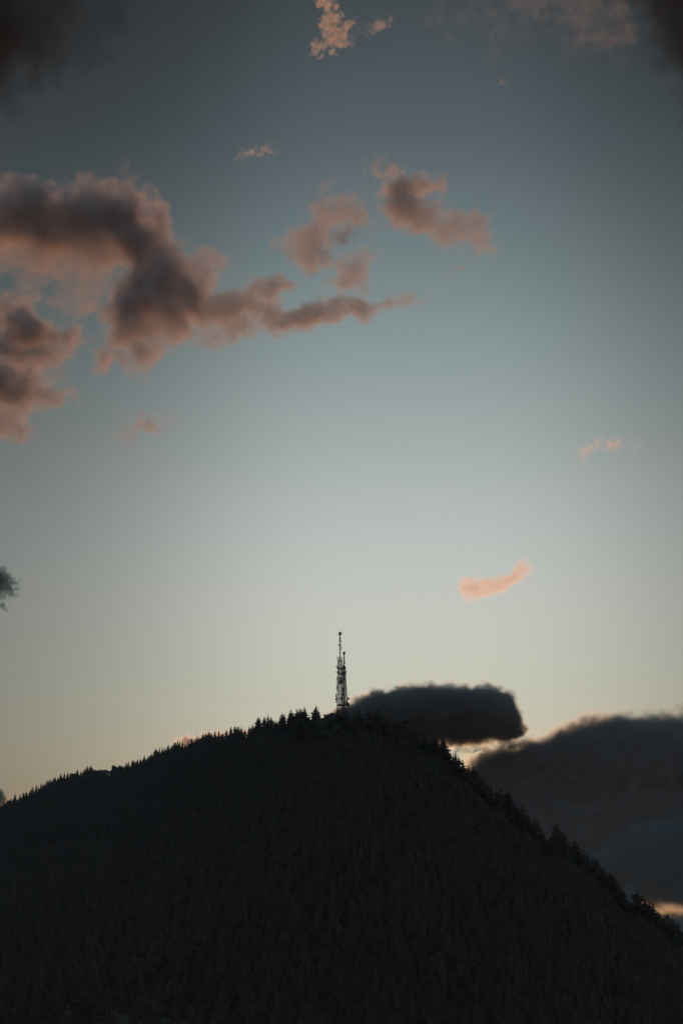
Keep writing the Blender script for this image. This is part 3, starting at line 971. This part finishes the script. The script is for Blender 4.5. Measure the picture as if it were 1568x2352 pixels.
def cloud(label, dist, puffs, vox=None, tau=1.0, edge=0.3, warp=0.18, grain=0.5, size=None, mat=None, seed=1, stretch=(1, 1, 1), depth=1.0, beta=3.9, soft=0.75, dexp=2, fray=0.0):
    """puffs: (x, y, rx, ry[, tilt degrees[, weight[, depth shift]]]) measured in the photograph; the body is built of ellipsoids at its true distance and size."""
    mat = mat or M_CLOUD
    x0 = min(p[0] for p in puffs); x1 = max(p[0] for p in puffs)
    y0 = min(p[1] for p in puffs); y1 = max(p[1] for p in puffs)
    c = at((x0 + x1) / 2, (y0 + y1) / 2, dist)
    az = math.atan2(c[0] - EYE[0], c[1] - EYE[1])
    el = math.atan2(c[2] - EYE[2], dist)
    # local axes: across, away from the viewer (level), up
    ux = np.array((math.cos(az), -math.sin(az), 0)); uy = np.array((math.sin(az), math.cos(az), 0)); uz = np.array((0, 0, 1.0))
    E = []
    for p in puffs:
        x, y, rx, ry = p[:4]
        tilt = R(p[4]) if len(p) > 4 else 0.0
        w = p[5] if len(p) > 5 else 1.0
        ds = p[6] if len(p) > 6 else 0.0
        d = ray(x, y)
        hd = d[0] * uy[0] + d[1] * uy[1]
        q = EYE + d * (dist / hd)                       # on the upright plane at that distance
        m = dist / hd / FPX * np.linalg.norm(d) * 1.0 / 1.0
        mpp = dist / hd / FPX                            # metres per photo pixel at the plane
        k = np.linalg.norm(d) / math.hypot(d[0], d[1])
        lx, lz = float((q - c) @ ux), float((q - c) @ uz)
        ea, eb = rx * mpp, ry * mpp * k
        ed = math.sqrt(ea * eb) * depth
        E.append((lx, ds * ed, lz, ea, ed, eb, tilt, w))
    ext = max(max(e[3], e[5]) for e in E)
    pad = 0.25 * ext
    ca = [(e[0], e[3] * abs(math.cos(e[6])) + e[5] * abs(math.sin(e[6])), e[1], e[4], e[2], e[5] * abs(math.cos(e[6])) + e[3] * abs(math.sin(e[6]))) for e in E]
    mn = np.array([min(a[0] - a[1] for a in ca), min(a[2] - a[3] for a in ca), min(a[4] - a[5] for a in ca)]) - pad
    mx = np.array([max(a[0] + a[1] for a in ca), max(a[2] + a[3] for a in ca), max(a[4] + a[5] for a in ca)]) + pad
    vox = vox or max((mx - mn)) / 110
    res = [int(math.ceil((b - a) / vox)) + 1 for a, b in zip(mn, mx)]
    mx = mn + (np.array(res) - 1) * vox
    vox = vox
    NVOX[0] += res[0] * res[1] * res[2]
    g = [(mn[i] + np.arange(res[i]) * vox).astype(np.float32) for i in range(3)]
    size = size or ext * 0.9
    shp = tuple(res)
    W = [fft_noise(shp, vox, size * 1.3, 4.2, seed * 10 + k) for k in range(3)]
    wa = warp * size
    PX = g[0][:, None, None] + W[0] * wa
    PY = g[1][None, :, None] + W[1] * wa
    PZ = g[2][None, None, :] + W[2] * wa
    keep = np.ones(shp, np.float32)
    carve = np.ones(shp, np.float32)
    num = np.zeros(shp, np.float32); den = np.full(shp, 1e-6, np.float32)
    for lx, ly, lz, ea, ed, eb, tl, w in E:
        a, b, dpt = PX - lx, PZ - lz, PY - ly
        ct, st = math.cos(tl), math.sin(tl)
        u, v = a * ct + b * st, -a * st + b * ct
        if w < 0:                                       # a clear gap right through the body
            carve *= 1 - np.clip(1.6 - ((u / ea) ** 2 + (v / eb) ** 2), 0, 1)
            continue
        q = (u / ea) ** 2 + (v / eb) ** 2 + np.abs(dpt / ed) ** dexp
        f = np.clip(1.15 - q * 0.85, 0, 1) ** 1.2
        keep *= 1 - 0.97 * f
        num += f * (w / ed); den += f
    S = (1 - keep) * carve
    n1 = fft_noise(shp, vox, size, beta, seed * 10 + 5, stretch)
    if fray:
        n1 = n1 + (fray / grain) * fft_noise(shp, vox, size * 0.35, 3.2, seed * 10 + 7, stretch)
    d = np.clip((S + grain * 0.45 * n1 - edge) / soft, 0, 1)
    d = d * d * (3 - 2 * d) * (S > 0.01)
    dens = d * (num / den) * tau * 0.7
    # let the box's outer cells be empty
    for ax in range(3):
        sl = [slice(None)] * 3
        for k in (0, -1):
            sl[ax] = k
            dens[tuple(sl)] = 0
    me = bpy.data.meshes.new('cloud')
    n = dens.size
    me.vertices.add(n)
    co = np.empty(shp + (3,), np.float32)
    co[..., 0] = g[0][:, None, None]; co[..., 1] = g[1][None, :, None]; co[..., 2] = g[2][None, None, :]
    me.vertices.foreach_set('co', co.ravel())
    at_ = me.attributes.new('dens', 'FLOAT', 'POINT')
    at_.data.foreach_set('value', dens.astype(np.float32).ravel())
    carrier = bpy.data.objects.new('cloud_samples', me)
    vol = bpy.data.volumes.new('cloud')
    vol.materials.append(mat)
    o = link('cloud', vol)
    o.location = c
    o.rotation_euler = (0, 0, -az)
    md = o.modifiers.new('density', 'NODES')
    md.node_group = volume_group('cloud_density', tuple(mn.tolist()), tuple(mx.tolist()), res, mat, carrier)
    tag(o, label, 'cloud', 'clouds in the evening sky')
    return o



DK = dict(mat=M_DARKCLOUD, dexp=6, beta=3.4)
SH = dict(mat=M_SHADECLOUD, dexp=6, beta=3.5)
GR = dict(mat=M_GREYCLOUD, beta=4.3, soft=0.95)
BRIGHT = dict(mat=M_BRIGHTCLOUD, soft=0.6)
# heavy clouds low behind the hill
cloud('heavy dark blue grey cloud with orange lit top directly right of the masts', 7000, [
    (1090, 1646, 100, 43), (1000, 1644, 110, 42), (920, 1646, 95, 40), (850, 1656, 66, 36), (800, 1670, 50, 32), (1155, 1638, 30, 32), (1165, 1664, 34, 28), (1186, 1682, 20, 10), (1000, 1668, 150, 22), (872, 1606, 16, 11), (907, 1600, 18, 12),
    (965, 1601, 34, 11), (1040, 1604, 44, 10), (1105, 1605, 34, 11), (1150, 1606, 24, 10, 0, 0.8), (1050, 1680, 40, 10, 0, 0.5)],
    tau=20, edge=0.40, warp=0.09, grain=0.26, fray=0.24, size=120, depth=3.4, vox=12.5, seed=6, soft=0.5, **DK)
cloud('long dark cloud bank with thin orange top edge filling the right side', 7600, [
    (1600, 1800, 260, 130), (1430, 1806, 150, 140), (1345, 1816, 120, 132), (1270, 1812, 96, 104), (1200, 1802, 90, 80, -10, 0.8), (1130, 1780, 80, 44, -8, 0.4), (1420, 1950, 220, 120), (1640, 1950, 260, 130), (1250, 1900, 140, 100),
    (1574, 1861, 44, 12, 4, -1), (1400, 1690, 40, 20), (1455, 1688, 50, 22), (1530, 1690, 50, 24)],
    tau=22, edge=0.38, warp=0.08, grain=0.24, fray=0.2, size=150, depth=2.2, vox=21, seed=8, soft=0.46, **DK)
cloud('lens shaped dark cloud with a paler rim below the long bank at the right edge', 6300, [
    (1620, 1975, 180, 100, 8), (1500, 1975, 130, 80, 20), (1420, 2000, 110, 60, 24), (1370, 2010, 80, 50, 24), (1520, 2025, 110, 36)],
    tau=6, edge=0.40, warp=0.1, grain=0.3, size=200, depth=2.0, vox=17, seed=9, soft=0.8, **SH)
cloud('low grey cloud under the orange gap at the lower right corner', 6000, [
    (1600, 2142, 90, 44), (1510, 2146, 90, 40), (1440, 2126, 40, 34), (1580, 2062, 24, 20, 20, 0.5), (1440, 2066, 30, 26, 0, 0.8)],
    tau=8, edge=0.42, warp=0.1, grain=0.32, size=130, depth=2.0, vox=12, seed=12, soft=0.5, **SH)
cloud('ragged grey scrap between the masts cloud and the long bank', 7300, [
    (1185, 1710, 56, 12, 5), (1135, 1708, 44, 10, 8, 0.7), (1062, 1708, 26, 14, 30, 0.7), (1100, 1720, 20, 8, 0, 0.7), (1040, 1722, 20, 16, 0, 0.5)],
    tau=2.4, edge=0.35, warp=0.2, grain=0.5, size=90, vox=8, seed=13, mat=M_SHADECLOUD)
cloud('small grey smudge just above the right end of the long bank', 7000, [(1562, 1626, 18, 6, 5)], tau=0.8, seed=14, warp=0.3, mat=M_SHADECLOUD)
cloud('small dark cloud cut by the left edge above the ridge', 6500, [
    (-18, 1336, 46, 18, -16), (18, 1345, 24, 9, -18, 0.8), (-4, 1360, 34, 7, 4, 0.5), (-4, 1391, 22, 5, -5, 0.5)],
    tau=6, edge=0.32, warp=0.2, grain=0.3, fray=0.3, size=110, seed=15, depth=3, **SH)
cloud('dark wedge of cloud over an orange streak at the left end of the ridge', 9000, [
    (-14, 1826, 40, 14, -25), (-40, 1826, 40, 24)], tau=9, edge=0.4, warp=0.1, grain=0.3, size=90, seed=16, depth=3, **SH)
cloud('orange streak of cloud under the dark wedge at the left end of the ridge', 9600, [(0, 1838, 30, 6, 3)], tau=2.0, seed=18, warp=0.15, size=50, **BRIGHT)
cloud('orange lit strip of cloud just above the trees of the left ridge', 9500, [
    (428, 1704, 28, 13, 5), (470, 1698, 30, 12, 12), (505, 1690, 28, 11, 8), (560, 1692, 40, 8, 5)], tau=3.0, edge=0.36, warp=0.15, grain=0.35, size=90, seed=17, depth=1.2, **BRIGHT)
# lit clouds high above
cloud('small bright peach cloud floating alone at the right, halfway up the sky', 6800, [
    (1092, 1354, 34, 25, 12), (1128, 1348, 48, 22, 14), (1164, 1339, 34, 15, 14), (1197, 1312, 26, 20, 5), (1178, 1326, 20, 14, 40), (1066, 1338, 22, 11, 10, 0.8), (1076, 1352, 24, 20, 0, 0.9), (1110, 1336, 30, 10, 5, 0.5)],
    tau=0.95, edge=0.26, warp=0.10, grain=0.28, fray=0.26, size=80, stretch=(2.2, 1.2, 0.8), seed=21, vox=5, **BRIGHT)
cloud('ragged grey cloud with pink edges, largest of the left group', 5200, [
    (40, 512, 150, 62, 5, 1.6), (120, 505, 150, 62, 4, 1.8), (200, 500, 130, 64, 0, 2.2), (280, 505, 100, 66, -30, 2.2), (240, 570, 110, 50, 0, 0.9), (350, 560, 84, 58, -35, 2.2), (430, 600, 80, 44, -20, 0.9), (482, 612, 42, 32, 0, 0.6), (380, 650, 88, 78, 0, 1.8), (330, 700, 84, 74, 0, 1.7),
    (120, 588, 130, 34, 6, 0.3), (40, 596, 80, 34, 0, 0.3), (85, 640, 66, 22, 30, 0.35), (185, 650, 76, 44, 10, 0.3), (290, 750, 60, 60, 0, 1.6), (310, 802, 90, 40, 0, 0.7), (245, 815, 38, 32, 20, 0.6), (380, 770, 64, 48, 0, 0.55), (415, 725, 64, 44, 0, 0.8), (180, 705, 60, 24, 0, 0.3)],
    tau=3.0, edge=0.20, warp=0.11, grain=0.24, fray=0.08, size=260, stretch=(2.0, 1.3, 0.8), seed=5, vox=11, **GR)
cloud('long grey pink streak of cloud trailing right from the big left cloud', 5300, [
    (470, 705, 70, 40, 8, 1.3), (520, 712, 84, 34, 8, 1.3), (605, 715, 60, 26, 10, 1.2), (700, 728, 70, 22, 8, 1.1), (780, 705, 60, 22, 10, 1.0), (905, 690, 60, 14, 4, 0.45), (570, 690, 74, 30, 20, 1.3), (625, 662, 64, 20, 18, 1.0), (650, 735, 86, 23, 10, 1.3), (560, 755, 84, 20, 5, 0.8), (490, 780, 64, 13, 15, 0.4), (740, 715, 86, 24, 12, 0.9), (825, 700, 52, 29, 0, 0.8), (870, 695, 52, 15, 4, 0.5), (945, 687, 58, 12, 3, 0.4),
    (800, 625, 58, 28, -35, 0.7), (830, 605, 44, 26, 20, 0.5), (780, 650, 32, 22, 0, 0.6)],
    tau=1.9, edge=0.15, warp=0.11, grain=0.22, fray=0.08, size=140, stretch=(2.4, 1.3, 0.8), seed=6, vox=8, **GR)
cloud('pale pink puffy cloud left of centre above the long streak', 5000, [
    (760, 487, 48, 31, 0), (815, 493, 44, 31, -10, 0.9), (720, 530, 54, 26, 35, 0.9), (670, 562, 40, 34, 0, 0.9), (725, 570, 54, 28, 10, 1.1), (700, 600, 26, 24, 0, 0.8), (790, 545, 38, 18, 25, 0.7), (750, 430, 30, 24, 0, 0.2)],
    tau=1.3, edge=0.18, warp=0.14, grain=0.26, fray=0.08, stretch=(1.5, 1.2, 0.9), size=150, seed=22, vox=7)
cloud('pink cloud with a grey core, highest right of the puffy group', 5000, [
    (920, 440, 52, 36, 10, 2.2), (970, 420, 48, 28, -15, 1.2), (935, 480, 70, 26, 5, 1.2), (980, 495, 40, 38, 0, 0.9), (1040, 525, 54, 32, -20, 0.8), (1095, 530, 48, 38, -10, 0.7), (1110, 570, 28, 24, 0, 0.5), (855, 392, 32, 12, -38, 0.5), (900, 395, 30, 10, -12, 0.4), (1020, 490, 40, 14, -20, 0.3)],
    tau=1.6, edge=0.18, warp=0.14, grain=0.26, fray=0.08, stretch=(1.5, 1.2, 0.9), size=150, seed=23, vox=7.5)
cloud('tiny pink shred below the right end of the puffy group', 5000, [(1055, 618, 16, 6, 25), (1025, 630, 14, 5, 20, 0.5)], tau=0.6, seed=24, warp=0.3, grain=0.7)
cloud('dark cloud with a pink right flank at the left edge, middle of the left group', 5100, [
    (20, 740, 84, 54, -15, 1.8), (70, 775, 74, 45, -30, 1.7), (20, 790, 74, 44, 0, 1.5), (130, 800, 64, 36, 15, 0.8), (170, 775, 38, 26, 30, 0.5), (80, 818, 84, 30, 5, 0.7)],
    tau=2.8, edge=0.20, warp=0.12, grain=0.25, fray=0.08, stretch=(1.8, 1.2, 0.8), size=200, seed=25, vox=8, **GR)
cloud('dark and orange cloud at the left edge, lowest of the left group', 5000, [
    (5, 890, 64, 70, 0, 2.0), (60, 880, 44, 42, -20, 1.0), (90, 912, 66, 28, -5, 0.6), (138, 917, 42, 13, 0, 0.5), (15, 960, 64, 36, 0, 0.7), (65, 985, 42, 20, 5, 0.6), (-10, 985, 64, 24, 0, 0.6)],
    tau=2.4, edge=0.20, warp=0.12, grain=0.25, fray=0.1, stretch=(1.8, 1.2, 0.8), size=170, seed=26, vox=7, beta=4.3, mat=M_GREYCLOUD)
cloud('small faint pink cloud strip under the left group', 5400, [
    (315, 992, 64, 11, 10, 1.0), (345, 978, 32, 10, 15, 1.1), (320, 962, 60, 8, 2, 0.5), (385, 966, 30, 6, 5, 0.4), (255, 1004, 38, 7, 8, 0.4), (320, 1022, 24, 6, -10, 0.4)],
    tau=0.8, edge=0.28, warp=0.2, grain=0.5, size=90, seed=27, vox=6)
cloud('faint grey smear in the clear sky right of the left group', 5400, [(535, 930, 34, 6, 12)], tau=0.2, seed=28, warp=0.3)
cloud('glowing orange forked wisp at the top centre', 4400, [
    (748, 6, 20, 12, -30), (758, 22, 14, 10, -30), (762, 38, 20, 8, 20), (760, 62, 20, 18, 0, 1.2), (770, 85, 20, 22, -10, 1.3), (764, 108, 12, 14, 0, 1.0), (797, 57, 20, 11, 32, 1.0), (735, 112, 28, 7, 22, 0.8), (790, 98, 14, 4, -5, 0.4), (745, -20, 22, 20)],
    tau=2.0, edge=0.32, warp=0.2, grain=0.36, fray=0.1, size=70, seed=31, vox=4, stretch=(1.2, 1.2, 1.0), **BRIGHT)
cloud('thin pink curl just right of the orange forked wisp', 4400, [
    (870, 58, 20, 9, 20), (892, 50, 12, 8, -10, 0.8), (845, 68, 24, 4, 15, 0.5), (815, 82, 22, 4, 28, 0.25)], tau=0.9, edge=0.36, warp=0.25, grain=0.4, size=50, stretch=(2, 1.2, 1), seed=32, vox=3.5, **BRIGHT)
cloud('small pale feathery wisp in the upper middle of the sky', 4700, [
    (560, 357, 20, 7, 8), (580, 350, 18, 9, 25), (600, 347, 20, 7, 10, 0.8), (622, 345, 16, 7, -5, 0.8)], tau=0.7, edge=0.36, warp=0.3, grain=0.42, size=50, stretch=(2, 1.2, 1), seed=33, vox=3.5, **BRIGHT)
cloud('tiny pink fleck alone at the upper right', 4600, [(1157, 188, 9, 5, 10), (1150, 185, 6, 3, 0)], tau=0.8, seed=34, warp=0.3, size=30)
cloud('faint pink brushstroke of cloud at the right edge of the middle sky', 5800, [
    (1350, 1037, 40, 9, 22), (1400, 1017, 34, 7, 10, 0.8), (1465, 1012, 14, 14, 50, 0.3)], tau=0.55, edge=0.22, warp=0.2, grain=0.4, fray=0.2, size=90, seed=35, vox=6, **BRIGHT)
cloud('wide veil of dull pink cloud across the top right corner', 4500, [
    (1120, 10, 130, 22, -5, 0.7), (1250, 10, 110, 26, -8, 1.0), (1345, 50, 60, 30, -40, 0.9), (1430, 20, 60, 40, -40, 1.0), (1110, 88, 70, 22, -10, 0.6), (1280, 105, 160, 44, -8, 0.4), (1400, 120, 90, 40, -20, 0.3), (1300, -30, 260, 30, -5, 0.9)],
    tau=0.24, edge=0.12, warp=0.22, grain=0.24, size=280, beta=4.6, stretch=(2.2, 1.2, 0.8), seed=36, vox=11, soft=0.9)
cloud('added dark cloud standing in for shade at the top right corner', 4400, [(1590, 20, 130, 110, 20, 1.0), (1640, 100, 110, 140, 0, 1.0), (1560, -60, 160, 90)], tau=1.9, edge=0.12, warp=0.15, grain=0.18, size=260, beta=4.8, seed=38, vox=11, soft=0.9, mat=M_CORNERSHADECLOUD, depth=1.6)  # added cloud, there only to darken this corner of the sky
cloud('brown cloud darkened to shade the top left corner', 4500, [
    (-20, 0, 190, 110, 0, 1.3), (130, 20, 150, 70, -5, 0.6), (210, 60, 110, 50, -10, 0.25), (-60, 90, 150, 120, 0, 1.2)], tau=2.0, edge=0.12, warp=0.15, grain=0.18, size=300, beta=4.8, seed=37, vox=11, soft=0.9, mat=M_CORNERSHADECLOUD, depth=1.6)  # brown cloud, made thicker and blacker to carry the corner darkening
print('CLOUD VOXELS', NVOX[0])
